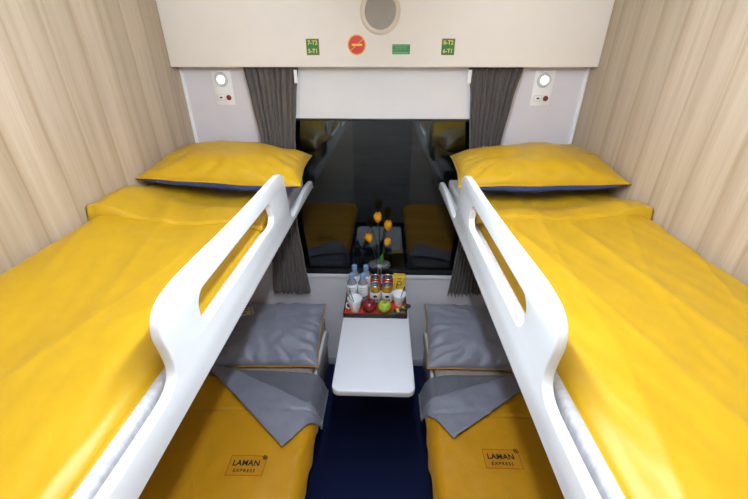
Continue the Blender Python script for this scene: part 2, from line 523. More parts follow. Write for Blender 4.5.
MB().lathe([(0, -.001), (.036, -.001), (.036, 0), (0, 0)], -.129, YH, 1.977, 48, 'Y').build('disc', 'sign_red', r, ang=30)
MB().lathe([(.0352, -.0014), (.040, -.0014), (.040, 0), (.0352, 0), (.0352, -.0014)], -.129, YH, 1.977, 48, 'Y').build('rim', 'sign_border', r, ang=30)
MB().box(-.022, .024, -.0018, -.0008, -.004, .004, .0005).build('cigarette', 'sign_yellow', None)
c = bpy.context.scene.objects['cigarette']; c.parent = r
MB().box(-.036, .036, -.0022, -.0012, -.0016, .0016, mat=Matrix.Rotation(-math.radians(38), 4, 'Y')).build('slash_bar', 'sign_border', None)
c = bpy.context.scene.objects['slash_bar']; c.parent = r
r = root('notice_sticker', (.066, YH, 1.960), 'small wide green sticker with pale lines right of the speaker', 'sign')
plate(.066, 1.960, .078, .038).build('sticker', 'sign_green', r, smooth=False)
b = MB()
b.box(.029, .103, YH - .0014, YH - .0006, 1.971, 1.9755); b.box(.029, .103, YH - .0014, YH - .0006, 1.9575, 1.960)
b.box(.029, .103, YH - .0014, YH - .0006, 1.943, 1.951); b.box(.042, .092, YH - .0014, YH - .0006, 1.9635, 1.968)
b.build('printed_lines', 'sign_lime', r, smooth=False)

# ------------------------------------------------------------------ reading lamps on the side panels
def reading_lamp(cx, label):
    cz = 1.797; y = YB
    r = root('reading_lamp_panel', (cx, y, cz), label, 'reading lamp', 'reading lamp panels beside the window')
    MB().box(cx - .0465, cx + .0465, y - .006, y, cz - .077, cz + .077, .002).build('panel', 'white_plastic', r)
    MB().lathe([(.0165, -.008), (.022, -.012), (.029, -.011), (.033, -.006), (.033, 0)], cx - .002, y, cz + .037, 36, 'Y').build('lamp_ring', 'lamp_ring', r)
    MB().lathe([(0, -.0105), (.010, -.0102), (.017, -.0085), (.017, -.004), (0, -.004)], cx - .002, y, cz + .037, 28, 'Y').build('lens', 'lamp_on', r)
    s = MB().box(cx - .036, cx + .003, y - .0085, y - .005, cz - .056, cz - .029, .0015).build('socket', 'lamp_ring', r)
    MB().box(cx - .033, cx, y - .0095, y - .008, cz - .0535, cz - .0315, .0006).build('socket_face', 'white_plastic', s)
    MB().box(cx - .022, cx - .010, y - .0105, y - .009, cz - .046, cz - .039).build('socket_hole', 'dark_slot', s, smooth=False)
    MB().lathe([(0, -.012), (.007, -.0115), (.0115, -.009), (.0125, -.005)], cx + .021, y, cz - .043, 22, 'Y').build('button', 'button_red', r)
reading_lamp(-.788, 'white reading lamp panel with lit lens and red button, left of the left curtain')
reading_lamp(.746, 'white reading lamp panel with lit lens and red button, right of the right curtain')

# ------------------------------------------------------------------ blind and curtains
r = root('roller_blind', (-.02, YB - .012, 2.0), 'white roller blind pulled partway down over the dark window', 'blind')
MB().box(-.475, .445, YB - .0125, YB - .0095, 1.655, 2.0).build('blind_fabric', 'blind', r, smooth=False)
MB().box(-.475, .445, YB - .0155, YB - .0075, 1.648, 1.660, .002).build('bottom_bar', 'black_frame', r)

def curtain(s, tab_out, tab_in, label, clipx):
    r = root('curtain', (lerp(tab_out[-1][1], tab_in[-1][1], .5), 1.88, 2.0), label, 'curtain', 'taupe curtains beside the window')
    z0, z1 = .628, 2.0
    npl = 9
    def f(u, v):
        z = lerp(z0, z1, v)
        if v == 0: z += .010 * nz(u * 23, 3.3 + s) + .005 * math.sin(u * npl * 2 * PI)
        a = interp(tab_out, z); c = interp(tab_in, z)
        uu = u + .02 * nz(u * 6, z * 1.6, s)
        x = lerp(a, c, uu if 0 < u < 1 else u)
        amp = .0135 * (.75 + .4 * nz(u * 9, z * .8, 5 + s))
        ph = u * npl * 2 * PI + 1.2 * nz(u * 4, z * .9, 9 * s)
        y = 1.878 + amp * (math.sin(ph) + .25 * math.sin(2.3 * ph + z * 2))
        x += .004 * math.cos(ph)
        return Vector((x, min(y, 1.896), z))
    o = MB().sheet(f, 150, 60).build('drape', 'curtain', r, ang=180)
    md = o.modifiers.new('thick', 'SOLIDIFY'); md.thickness = .0018; md.offset = 0
    MB().box(clipx - .0075, clipx + .0075, 1.855, 1.862, 1.822, 1.878, .001).build('edge_clip', 'white_plastic', r)
curtain(-1, [(.62, -.69), (.9, -.665), (1.15, -.66), (1.35, -.64), (1.57, -.632), (1.75, -.65), (1.9, -.668), (2.0, -.675)],
        [(.62, -.452), (.85, -.474), (1.1, -.492), (1.3, -.478), (1.57, -.455), (1.75, -.432), (1.9, -.409), (2.0, -.405)],
        'taupe pleated curtain left of the window, narrowing behind the upper bunk', -.417)
curtain(1, [(.62, .60), (.9, .585), (1.15, .575), (1.35, .572), (1.55, .575), (1.75, .598), (1.9, .625), (2.0, .63)],
        [(.62, .395), (.85, .415), (1.1, .432), (1.3, .432), (1.5, .424), (1.75, .40), (1.9, .376), (2.0, .372)],
        'taupe pleated curtain right of the window, narrowing behind the upper bunk', .384)

# ------------------------------------------------------------------ upper bunks
RAILPTS = [(-.02, 1.305), (.6, 1.305), (1.2, 1.305), (1.86, 1.305), (1.884, 1.322), (1.890, 1.340), (1.878, 1.356), (1.84, 1.364), (1.70, 1.368), (1.46, 1.352),
           (1.400, 1.352), (1.368, 1.366), (1.348, 1.396), (1.318, 1.520), (1.300, 1.548), (1.262, 1.563), (1.20, 1.567), (1.02, 1.564), (.80, 1.565), (.62, 1.570),
           (.545, 1.569), (.498, 1.561), (.472, 1.541), (.463, 1.510), (.468, 1.470), (.470, 1.440), (.462, 1.418), (.440, 1.404), (.39, 1.400), (.25, 1.402), (.10, 1.402), (-.02, 1.402)]
RAILPTS = [(y * (1 + .038 * (1 - smoothstep(1.2, 1.7, y))) if y > 0 else y, 1.93 + (z - 1.93) * (1 + .042 * (1 - smoothstep(1.3, 1.75, y) * .5)) if z > 1.306 else z) for y, z in RAILPTS]
def rail_outline():
    # rounded through the shaped stretch, square at the straight far end
    dense = catmull([(y, z) for y, z in RAILPTS], 6)
    out = []
    n = 6
    for i, p in enumerate(dense):
        seg = i // n
        if seg in (0, 1, 2, len(RAILPTS) - 2, len(RAILPTS) - 1):
            if i % n == 0: out.append(Vector(RAILPTS[seg]))
        else: out.append(p)
    return out
def slot_outline():
    y0, y1, z0, z1 = .612, 1.168, 1.413, 1.494
    r1 = .028; out = []
    # far end leans a little with the end of the rail
    for cx, cz, a0 in ((y1 - r1, z0 + r1, -90), (y1 - r1 - .012, z1 - r1, 0), (y0 + .036, z1 - .036, 90), (y0 + .036, z0 + .036, 180)):
        rr = r1 if cx > .9 else .036
        for k in range(9):
            a = math.radians(a0 + 90 * k / 8); out.append(Vector((cx + rr * math.cos(a), cz + rr * math.sin(a))))
    return out

def slab_top(s, xa, xb, y0, y1, zb, H, r):
    """height of a puffy slab: x from its aisle side xa to its wall side xb"""
    def top(x, y):
        d = min(abs(x - xa), abs(xb - x), y - y0, y1 - y)
        return zb + H(x, y) * dome(d, r)
    return top

def add_slab(mb, xa, xb, y0, y1, zb, top, nx, ny, ypow=.75):
    mb.solid(lambda u, v: (lambda x, y: Vector((x, y, top(x, y))))(lerp(xa, xb, edgy(u)), lerp(y0, y1, edgy(v, ypow))),
             lambda u, v: Vector((lerp(xa, xb, edgy(u)), lerp(y0, y1, edgy(v, ypow)), zb)), nx, ny)

def pillow_half(cx, cy, cz, w, d, th, up, rotx, rotz, seed, crease=1.0, n=46, sag=0., roll=0.):
    """one half (upper or lower skin) of a soft pillow with four pointed corners"""
    R = Matrix.Translation((cx, cy, cz)) @ Matrix.Rotation(rotz, 4, 'Z') @ Matrix.Rotation(roll, 4, 'Y') @ Matrix.Rotation(rotx, 4, 'X')
    def f(u, v):
        a = edgy(u, .8) * 2 - 1; b = edgy(v, .8) * 2 - 1
        x = w / 2 * a * (1 - .045 * (1 - b * b)) ; y = d / 2 * b * (1 - .055 * (1 - a * a))
        e = max(0., (1 - a ** 2)) * max(0., (1 - b ** 2))
        t = th * e ** (.46 if up else .30)
        rim = (1 - e) ** 2
        wr = .010 * nz(a * 2.2 + seed, b * 2.0, seed) + crease * .0036 * nz(a * 7 + seed, b * 4.2, 2 + seed)
        # creases that run in from the corners and the side seams
        ra = math.atan2(b, a)
        wr += crease * .0065 * rim * math.sin(ra * 19 + 3 * nz(a * 3, b * 3, seed)) * min(1, e * 14)
        z = (t + wr * min(1, e * 5)) * (1 if up else -.56)
        z += .010 * nz(a * 1.7, b * 1.7, 7 + seed) * rim - sag * (a * a) * .5
        p = R @ Vector((x, y, z)); return p
    return f
def seam(cx, cy, cz, w, d, th, rotx, rotz, seed, sag=0., roll=0., n=120):
    f = pillow_half(cx, cy, cz, w, d, th, True, rotx, rotz, seed, sag=sag, roll=roll)
    pts = [f(k / 30, 0) for k in range(30)] + [f(1, k / 30) for k in range(30)] + [f(1 - k / 30, 1) for k in range(30)] + [f(0, 1 - k / 30) for k in range(31)]
    return pts

side_word = {-1: 'left', 1: 'right'}
UP_TOP = {}
for s in (-1, 1):
    xr = RAIL[s]; xw = WALL[s]; sd = side_word[s]
    X = lambda u, xr=xr, s=s: xr + s * u
    mid = (xr + xw) / 2
    # --- the bunk itself
    bk = root('upper_bunk', (mid, .95, 1.29), f'white upper bunk with a slotted curved guard rail, {sd} side of the aisle', 'bunk bed', 'upper bunks')
    vs, fs = outline_solid([rail_outline(), slot_outline()], .0105, .0040)
    MB().add([Vector((X(.0105) + v.z, v.x, v.y)) for v in vs], fs).build('guard_rail', 'white', bk, ang=50)
    MB().box(min(X(.03), xw - s * .002), max(X(.03), xw - s * .002), -.02, 1.85, 1.290, 1.318, .003).build('bed_board', 'white', bk)
    # --- mattress
    xa, xb = X(.040), xw - s * .006
    m = MB().box(min(xa, xb), max(xa, xb), -.015, 1.850, 1.320, 1.370, .012, 3)
    m.build('mattress', 'sheet', loc=(mid, .95, 1.32))
    tag(bpy.data.objects[S.objects[-1].name] if False else COL.objects[-1], f'pale grey sheeted mattress on the {sd} upper bunk under the yellow duvet', 'mattress', 'upper bunk mattresses')
    # --- duvet
    xa, xb = X(.058), xw - s * .004
    rise = {-1: .082, 1: .055}[s]
    def H(x, y, s=s, xa=xa, xb=xb, rise=rise):
        t = abs(x - xa) / abs(xb - xa)
        h = .022 + .020 * smoothstep(0, .18, t) + (rise - .042) * smoothstep(.45, .95, t)
        h += .007 * (1 - abs(nz(x * 3.4 + s * 2 + y * .5, y * .8, 3.7))) ** 12 + .004 * (1 - abs(nz(x * 6 - y * 1.4, y * 1.1, 8.2 + s))) ** 14 - .003
        h -= .016 * smoothstep(1.27, 1.40, y)
        h += .007 * nz(x * 5 + s, y * 1.3, 1.1) + .004 * nz(x * 13 + y * 3, y * 2.2 - x * 2, 4) + .0022 * nz(x * 30 + y * 8, y * 5, 2)
        if s > 0: h += .02 * smoothstep(.8, 1.35, y) * smoothstep(.4, 1, t)
        else: h += .012 * smoothstep(.75, 1.1, y) * smoothstep(.5, 1, t)
        return h
    top = slab_top(s, xa, xb, -.012, 1.50, 1.371, H, .030)
    UP_TOP[s] = top
    dv = root('duvet', (mid, .7, 1.371), f'bright yellow duvet with its end folded back on the {sd} upper bunk', 'duvet', 'yellow duvets on the upper bunks')
    m = MB(); add_slab(m, xa, xb, -.012, 1.50, 1.371, top, 90, 140, .5); m.build('cover', 'yellow', dv, ang=180)
    # folded-back end: a second layer, thicker at its rolled front lip
    yf = {-1: (1.175, 1.085), 1: (1.232, 1.205)}[s]
    fa, fb = X(.046), xw - s * .003
    def yfront(t, yf=yf): return lerp(yf[0], yf[1], t ** 1.5)
    lift = {-1: .030, 1: .020}[s]
    def fold_top(u, v, fa=fa, fb=fb, s=s, top=top, lift=lift):
        t = edgy(u); x = lerp(fa, fb, t); yy = lerp(yfront(t), 1.56, edgy(v, .6))
        d = min(abs(x - fa), abs(fb - x), yy - yfront(t))
        xin = min(max(x, min(xa, xb) + .02), max(xa, xb) - .02)
        base = top(xin, min(yy, 1.46))
        h = .016 + lift * smoothstep(.72, 1, t) * (1 - .6 * smoothstep(1.25, 1.5, yy)) + .004 * nz(x * 9 + s, yy * 9, 6) + .003 * nz(x * 20, yy * 12, 3 + s)
        return Vector((x, yy, base - .004 - .014 * smoothstep(1.28, 1.42, yy) + h * dome(d, .007)))
    def fold_bot(u, v, fa=fa, fb=fb, top=top):
        t = edgy(u); x = lerp(fa, fb, t); yy = lerp(yfront(t), 1.56, edgy(v, .6))
        xin = min(max(x, min(xa, xb) + .02), max(xa, xb) - .02)
        return Vector((x, yy, top(xin, min(yy, 1.46)) - .006 - .014 * smoothstep(1.28, 1.42, yy)))
    m = MB(); m.solid(fold_top, fold_bot, 56, 30); m.build('folded_end', 'yellow', dv, ang=180)
    # --- pillow
    cxp = {-1: -.672, 1: .632}[s]
    args = (cxp, 1.618, 1.494, .635, .452, .094)
    tilt = math.radians(2.5); rz = math.radians(4.5) * -s; roll = math.radians(3.5) * -s
    pw = root('pillow', (cxp, 1.652, 1.43), f'plump yellow pillow with navy underside on the {sd} upper bunk', 'pillow', 'yellow pillows on the upper bunks')
    sag = .0
    MB().sheet(pillow_half(*args, True, tilt, rz, 3 + s, 1.0, sag=sag, roll=roll), 70, 60).build('pillowcase_top', 'yellow', pw, ang=180, fix=False)
    tag(MB().sheet(pillow_half(*args, False, tilt, rz, 3 + s, .6, sag=sag, roll=roll), 60, 46, flip=True).build('pillowcase_underside', 'navy', pw, ang=180, fix=False), 'navy blue underside')
    m = MB().tube(seam(*args, tilt, rz, 3 + s, sag=sag, roll=roll), .0035, 6); m.build('seam_edge', 'yellow', pw, ang=180)

# ------------------------------------------------------------------ lower bunks
BOARD = {-1: -.352, 1: .265}
for s in (-1, 1):
    xbd = BOARD[s]; xw = WALL[s]; sd = side_word[s]
    X = lambda u, xbd=xbd, s=s: xbd + s * u
    mid = (xbd + xw) / 2
    bk = root('lower_bunk', (mid, .95, 0), f'white-edged lower bunk along the floor on the {sd} side of the aisle', 'bunk bed', 'lower bunks')
    a, c = sorted((X(.022), xw - s * .002))
    MB().box(a, c, -.02, 1.90, 0, .335, .003).build('base_box', 'base_grey', bk)
    # side board whose window end is rounded down
    poly = [(-.02, .30), (1.86, .30), (1.86, .335), (1.83, .372), (1.79, .395), (1.73, .402), (-.02, .402)]
    vs, fs = outline_solid([[Vector(p) for p in poly]], .009, .003)
    MB().add([Vector((X(.009) + v.z, v.x, v.y)) for v in vs], fs).build('side_board', 'white', bk, ang=50)
    a, c = sorted((X(.022), xw - s * .006))
    MB().box(a, c, -.015, 1.895, .338, .432, .022, 4).build('mattress', 'sheet_low', loc=(mid, .95, .338))
    tag(COL.objects[-1], f'beige sheeted mattress on the {sd} lower bunk, showing beside the grey pillow', 'mattress', 'lower bunk mattresses')
    # --- duvet: yellow cover, grey lining, turned corner
    xa, xb = X(-.060), xw - s * .004
    ye = 1.335
    def H(x, y, s=s, xa=xa, xb=xb):
        t = abs(x - xa) / abs(xb - xa)
        h = .030 + .010 * smoothstep(.02, .3, t)
        side = 1 - smoothstep(.0, .16, t)
        h += .005 * nz(x * 6 + s, y * 4, 2.7) + .003 * nz(x * 16, y * 12, s) + .010 * side * nz(x * 9, y * 17, 8 + s)
        h -= .010 * math.exp(-((y - 1.142) / .006) ** 2)          # stitched seam across the cover
        return h
    zb = .434
    def dtop(x, y, xa=xa, xb=xb, H=H, s=s):
        side_d = abs(x - xa)
        d = min(abs(xb - x), y + .012, ye + .02 - y)
        h = zb + H(x, y) * dome(max(d, 0), .02)
        # past the board the cover rolls over and hangs down
        roll = 1 - dome(side_d, .062)
        return h - .105 * roll
    def dbot(x, y, xa=xa, s=s, xbd=xbd):
        over = (xbd + s * .016 - x) * s
        z = zb - .001 - .035 * smoothstep(.0, .012, over)
        return min(z, dtop(x, y) - .001) if over > 0 else z
    dv = root('duvet', (mid, .7, .434), f'yellow duvet with grey lining turned back on the {sd} lower bunk', 'duvet', 'grey lined duvets on the lower bunks')
    def P(u, v, fz): 
        x = lerp(xa, xb, 1 - (1 - u) ** 1.0 if False else (u ** 1.6)); y = lerp(-.012, ye, edgy(v, .3)); 
        x += s * (1 - smoothstep(0, .12, u)) * .008 * (.5 + nz(y * 11, s * 3.1))
        return Vector((x, y, fz(x, y)))
    m = MB(); m.solid(lambda u, v: P(u, v, dtop), lambda u, v: P(u, v, dbot), 60, 210); m.build('cover', 'yellow_low', dv, ang=180)
    # outline of the turned-back grey lining, as columns from the aisle side to the wall
    if s < 0:
        xe, apex, yapex, yside, ywall = -.285, -.422, .957, 1.140, 1.47
        y_in, y_out = 1.362, 1.405
    else:
        xe, apex, yapex, yside, ywall = .205, .320, 1.014, 1.195, 1.475
        y_in, y_out = 1.350, 1.410
    xe0 = xa + s * .0005
    W_ = abs(xb - xa); ka = abs(apex - xa) / W_
    def ylow(k): return lerp(yside, yapex, (k / ka)) if k <= ka else lerp(yapex, ywall - .03, (k - ka) / (1 - ka))
    def ytop(k): return lerp(y_in, y_out, smoothstep(0, .2, k) * .5 + k * .5)
    def ycrease(k): return lerp(yside + .02, lerp(ywall, y_out, .3), min(1, k / .92) ** 1.15)
    def columns(n):
        ks = sorted(set([ka] + [(i / n) ** 1.3 for i in range(n + 1)])); return ks
    def drape(ks, lo, hi, off, nv, wob, name, mat, thick=.006):
        vs, fs = [], []
        nu = len(ks)
        for layer in (0, 1):
            for k in ks:
                for j in range(nv + 1):
                    y = lerp(lo(k), max(hi(k), lo(k) + .004), j / nv); x = lerp(xa - s * .011, xb, k)
                    xq = x if abs(x - xb) < W_ else xa
                    z = dtop(xa if (xq - xa) * s < 0 else xq, min(y, ye - .03)) + off + wob * nz(x * 9 + s, y * 11, 3.3) + wob * .6 * nz(x * 22, y * 26, s)
                    z -= .022 * smoothstep(1.36, 1.41, y)
                    ee = min((y - lo(k)), abs(max(hi(k), lo(k) + .004) - y))
                    z -= (thick * .5) * (1 - dome(ee, .006)) if layer == 0 else thick
                    vs.append(Vector((x, y, z)))
        n = nu * (nv + 1); I = lambda i, j: i * (nv + 1) + j
        for i in range(nu - 1):
            for j in range(nv):
                q = (I(i, j), I(i + 1, j), I(i + 1, j + 1), I(i, j + 1))
                fs.append(q); fs.append(tuple(n + t for t in q[::-1]))
        rim = [I(i, 0) for i in range(nu - 1)] + [I(nu - 1, j) for j in range(nv)] + [I(i, nv) for i in range(nu - 1, 0, -1)] + [I(0, j) for j in range(nv, 0, -1)]
        for p, q in zip(rim, rim[1:] + rim[:1]): fs.append((p, q, n + q, n + p))
        return MB().add(vs, fs).build(name, mat, dv, ang=60)
    ks = columns(44)
    tag(drape(ks, lambda k: max(ylow(k), ycrease(k) - .03), ytop, .007, 26, .004, 'lining', 'grey_cloth_shaded'), 'slate grey lining')
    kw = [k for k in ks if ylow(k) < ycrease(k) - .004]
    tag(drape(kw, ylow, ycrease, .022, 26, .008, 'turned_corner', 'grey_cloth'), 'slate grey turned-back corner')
    # --- printed logo
    lx, ly = {-1: (-.539, .879), 1: (.497, .935)}[s]
    hw, hh = .0745, .0415
    def onto(vs, off): return [Vector((lx + v[0], ly + v[1], dtop(lx + v[0], ly + v[1]) + off + (v[2] if len(v) > 2 else 0))) for v in vs]
    m = MB(); m.sheet(lambda u, v: onto([(lerp(-hw, hw, u), lerp(-hh, hh, v))], .0012)[0], 20, 12)
    lg = m.build('logo_patch', 'logo_bg', dv, ang=180)
    def strip(x0, x1, y0, y1):
        return MB().sheet(lambda u, v: onto([(lerp(x0, x1, u), lerp(y0, y1, v))], .0020)[0], 24, 2)
    m = MB()
    for q in ((-hw, hw - .022, hh - .003, hh), (-hw, hw, -hh, -hh + .003)): m.sheet(lambda u, v, q=q: onto([(lerp(q[0], q[1], u), lerp(q[2], q[3], v))], .0020)[0], 24, 2)
    for q in ((-hw, -hw + .003, -hh, hh), (hw - .003, hw, -hh, hh - .020)): m.sheet(lambda u, v, q=q: onto([(lerp(q[0], q[1], u), lerp(q[2], q[3], v))], .0020)[0], 2, 16)
    m.build('border', 'logo_border', lg)
    vs, fs = text_mesh('LAMAN', .0335, .0008, .0, 1.05)
    MB().add(onto([(v.x * .95 - .004, v.y * .95 + .009, v.z) for v in vs], .0024), fs).build('lettering', 'ink', lg, smooth=False)
    vs, fs = text_mesh('EXPRESS', .0185, .0004, .0, 1.35)
    MB().add(onto([(v.x - .004, v.y - .021, v.z) for v in vs], .0024), fs).build('lettering', 'ink', lg, smooth=False)
    m = MB()
    ca, sa = math.cos(math.radians(48)), math.sin(math.radians(48))
    for k in range(4):   # round emblem of slanted leaf-like stripes on the corner
        d = -.0085 + k * .0057; L = math.sqrt(.0118 ** 2 - d * d)
        vs_ = []
        for i in range(7):
            t = -L + 2 * L * i / 6; wd_ = .0019 * math.sin(PI * (.12 + .76 * i / 6))
            for e in (-wd_, wd_):
                px, py = t * ca - (d + e) * sa, t * sa + (d + e) * ca
                vs_.append((hw - .009 + px, hh - .007 + py))
        m.add(onto(vs_, .0028), [(2 * i, 2 * i + 1, 2 * i + 3, 2 * i + 2) for i in range(6)])
    m.build('emblem', 'ink', lg, smooth=False)
    # --- pillow
    cxp = {-1: -.672, 1: .575}[s]
    args = (cxp, 1.646 + (.012 if s > 0 else 0), .496, .64, .462, .090)
    tilt = math.radians(11); rz = math.radians(2.5) * -s; sag = .0
    pw = root('pillow', (cxp, 1.655, .434), f'slate grey pillow with amber piping on the {sd} lower bunk', 'pillow', 'grey pillows on the lower bunks')
    MB().sheet(pillow_half(*args, True, tilt, rz, 11 + s, 2.0, sag=sag), 90, 76).build('pillowcase_top', 'grey_pillow', pw, ang=180, fix=False)
    tag(MB().sheet(pillow_half(*args, False, tilt, rz, 11 + s, .6, sag=sag), 60, 46, flip=True).build('pillowcase_underside', 'piping', pw, ang=180, fix=False), 'amber underside')
    tag(MB().tube([p - Vector((0, 0, .003)) for p in seam(*args, tilt, rz, 11 + s, sag=sag)], .0035, 6).build('piping', 'piping', pw, ang=180), 'amber piping')

# printed card lying on the grey pillow
cd = root('paper_card', (-.86, 1.79, .57), 'small beige printed card lying on the back corner of the left grey pillow', 'card')
Rc = Matrix.Translation((-.835, 1.70, .604)) @ Matrix.Rotation(math.radians(27), 4, 'Z') @ Matrix.Rotation(math.radians(8), 4, 'X') @ Matrix.Rotation(math.radians(5), 4, 'Y') @ Matrix.Rotation(-PI / 2, 4, 'X')
MB().box(-.075, .075, -.002, .002, -.033, .033, .0008, mat=Rc).build('card_sheet', 'card', cd)
m = MB()
for q in ((-.06, .045, .018, .026), (-.045, .04, .0, .008), (-.05, .03, -.018, -.012)):
    m.box(q[0], q[1], -.0028, -.0018, q[2], q[3], mat=Rc)
m.box(.058, .062, -.0028, -.0018, -.034, .034, mat=Rc)
m.build('print', 'card_print', cd, smooth=False)

# ------------------------------------------------------------------ table
tb = root('folding_table', (-.036, 1.9, .65), 'narrow white table between the bunks, fixed under the window', 'table')
def rrect(x0, x1, y0, y1, r, n=8):
    out = []
    for cx, cy, a0 in ((x1 - .002, y1 - .002, 0), (x0 + .002, y1 - .002, 90), (x0 + r, y0 + r, 180), (x1 - r, y0 + r, 270)):
        rr = .002 if cy > y1 - .01 else r
        for k in range(n): a = math.radians(a0 + 90 * k / (n - 1)); out.append((cx + rr * math.cos(a), cy + rr * math.sin(a)))
    return out
MB().prism(rrect(-.2145, .1435, 1.082, YB - .001, .035), .648, .680, .006, 3).build('table_top', 'table', tb, ang=50)
MB().box(-.10, .03, YB - .03, YB - .001, .45, .648, .004).build('wall_bracket', 'metal', tb)
MB().tube([(-.036, YB - .02, .47), (-.036, 1.45, .645)], .011, 10).build('support_strut', 'metal', tb)
MB().box(-.15, .08, 1.17, 1.83, .630, .650, .003).build('under_frame', 'black_frame', tb)

# ------------------------------------------------------------------ tray
ZT = .680
TX0, TX1, TY0, TY1 = -.212, .133, 1.572, 1.878
tr = root('serving_tray', ((TX0 + TX1) / 2, (TY0 + TY1) / 2, ZT), 'red tray with a black outside, on the white table by the window', 'tray')
m = MB().box(TX0, TX1, TY0, TY1, ZT + .0005, ZT + .007, .001)
m.box(TX0, TX1, TY0, TY0 + .006, ZT + .004, ZT + .026, .0015).box(TX0, TX1, TY1 - .006, TY1, ZT + .004, ZT + .026, .0015)
m.box(TX0, TX0 + .006, TY0, TY1, ZT + .004, ZT + .026, .0015).box(TX1 - .006, TX1, TY0, TY1, ZT + .004, ZT + .026, .0015)
m.build('tray_body', 'tray_black', tr)
m = MB().box(TX0 + .0062, TX1 - .0062, TY0 + .0062, TY1 - .0062, ZT + .0065, ZT + .0085)
m.box(TX0 + .0055, TX0 + .0075, TY0 + .0062, TY1 - .0062, ZT + .0085, ZT + .025); m.box(TX1 - .0075, TX1 - .0055, TY0 + .0062, TY1 - .0062, ZT + .0085, ZT + .025)
m.box(TX0 + .0062, TX1 - .0062, TY1 - .0075, TY1 - .0055, ZT + .0085, ZT + .025)
tag(m.build('tray_lining', 'tray_red', tr, smooth=False), 'red lacquered inside')
ZI = ZT + .0088

# ------------------------------------------------------------------ water bottles
def bottle(x, y, label):
    r = root('water_bottle', (x, y, ZI), label, 'bottle', 'water bottles on the tray')
    R = .029
    MB().lathe([(0, .002), (.022, .0), (R - .001, .004), (R, .012), (R - .0015, .02), (R, .028), (R - .0015, .036), (R, .044), (R, .114), (R - .002, .122), (R - .008, .136), (.015, .146), (.0125, .151), (.0125, .158), (0, .158)], x, y, ZI, 26).build('bottle_body', 'bottle', r)
    lb = MB().lathe([(R + .0002, .046), (R + .0008, .047), (R + .0008, .119), (R + .0002, .120)], x, y, ZI, 26).build('paper_label', 'bottle_label', r)
    mk = MB()
    for z0, z1, a0, a1 in ((.098, .103, -125, -60), (.082, .088, -118, -70), (.064, .067, -125, -62)):
        mk.sheet(lambda u, v, z0=z0, z1=z1, a0=a0, a1=a1: Vector((x + (R + .0014) * math.cos(math.radians(lerp(a0, a1, u))), y + (R + .0014) * math.sin(math.radians(lerp(a0, a1, u))), ZI + lerp(z0, z1, v))), 8, 1)
    mk.build('print', 'label_grey', lb)
    MB().lathe([(0, .179), (.013, .179), (.0152, .1765), (.0155, .1555), (.0, .1555)], x, y, ZI, 22).build('cap', 'cap', r)
    return r
bottle(-.174, 1.722, 'clear water bottle with pale blue cap, front left of the four, behind the left cup')
bottle(-.112, 1.722, 'clear water bottle with pale blue cap, front right of the four, beside a gold can')
bottle(-.166, 1.815, 'clear water bottle with pale blue cap, back left of the four')
bottle(-.099, 1.815, 'clear water bottle with pale blue cap, back right of the four, beside a red can')

# ------------------------------------------------------------------ cans
def can(x, y, kind, label):
    r = root('drink_can', (x, y, ZI), label, 'can', f'{kind} drink cans on the tray')
    R = .031
    body = 'can_gold' if kind == 'gold' else 'can_red'
    MB().lathe([(0, .004), (.022, .0), (.025, .002), (R, .012), (R, .108), (.0275, .118), (.027, .1205)], x, y, ZI, 28).build('can_body', body, r)
    MB().lathe([(.0272, .120), (.0285, .1225), (.0275, .1235), (.0255, .1205), (.0, .1195)], x, y, ZI, 28).build('lid', 'silver', r)
    MB().lathe([(.003, .1200), (.009, .1210), (.009, .1222), (.003, .1222)], x, y + .006, ZI, 14).build('pull_tab', 'silver', r)
    if kind == 'gold':
        lb = MB().lathe([(R + .0002, .020), (R + .0007, .021), (R + .0007, .082), (R + .0002, .083)], x, y, ZI, 28).build('label_band', 'can_white', r)
        mk = MB()
        def cyl(a, z): return Vector((x + (R + .0012) * math.cos(math.radians(a)), y + (R + .0012) * math.sin(math.radians(a)), ZI + z))
        # dark bull-like silhouette above a row of dark blocks
        sil = [(-110, .060), (-104, .068), (-98, .066), (-90, .070), (-80, .068), (-70, .064), (-68, .052), (-73, .050), (-76, .056), (-86, .055), (-90, .048), (-95, .048), (-97, .055), (-104, .056)]
        mk.add([cyl(a, z) for a, z in sil], [tuple(range(len(sil)))])
        for a in (-128, -113, -98, -83, -68):
            mk.add([cyl(a, .030), cyl(a + 10, .030), cyl(a + 10, .042), cyl(a, .042)], [(0, 1, 2, 3)])
        mk.build('print', 'ink', lb, smooth=False)
    else:
        lb = MB().lathe([(R + .0002, .020), (R + .0006, .021), (R + .0006, .040), (R + .0002, .041)], x, y, ZI, 28).build('label_band', 'silver', r)
        mk = MB()
        for z0, z1, a0, a1 in ((.088, .097, -118, -108), (.086, .100, -96, -72), (.05, .066, -125, -65)):
            mk.sheet(lambda u, v, z0=z0, z1=z1, a0=a0, a1=a1: Vector((x + (R + .001) * math.cos(math.radians(lerp(a0, a1, u))), y + (R + .001) * math.sin(math.radians(lerp(a0, a1, u))), ZI + lerp(z0, z1, v))), 8, 1)
        mk.build('print', 'can_white', r, smooth=False)
can(-.043, 1.707, 'gold', 'gold drink can with white label, behind the red apple')
can(.024, 1.707, 'gold', 'gold drink can with white label, behind the green apple')
can(-.042, 1.785, 'red', 'red and silver drink can behind the left gold can, next to the bottles')
can(.027, 1.785, 'red', 'red and silver drink can behind the right gold can, next to the yellow carton')

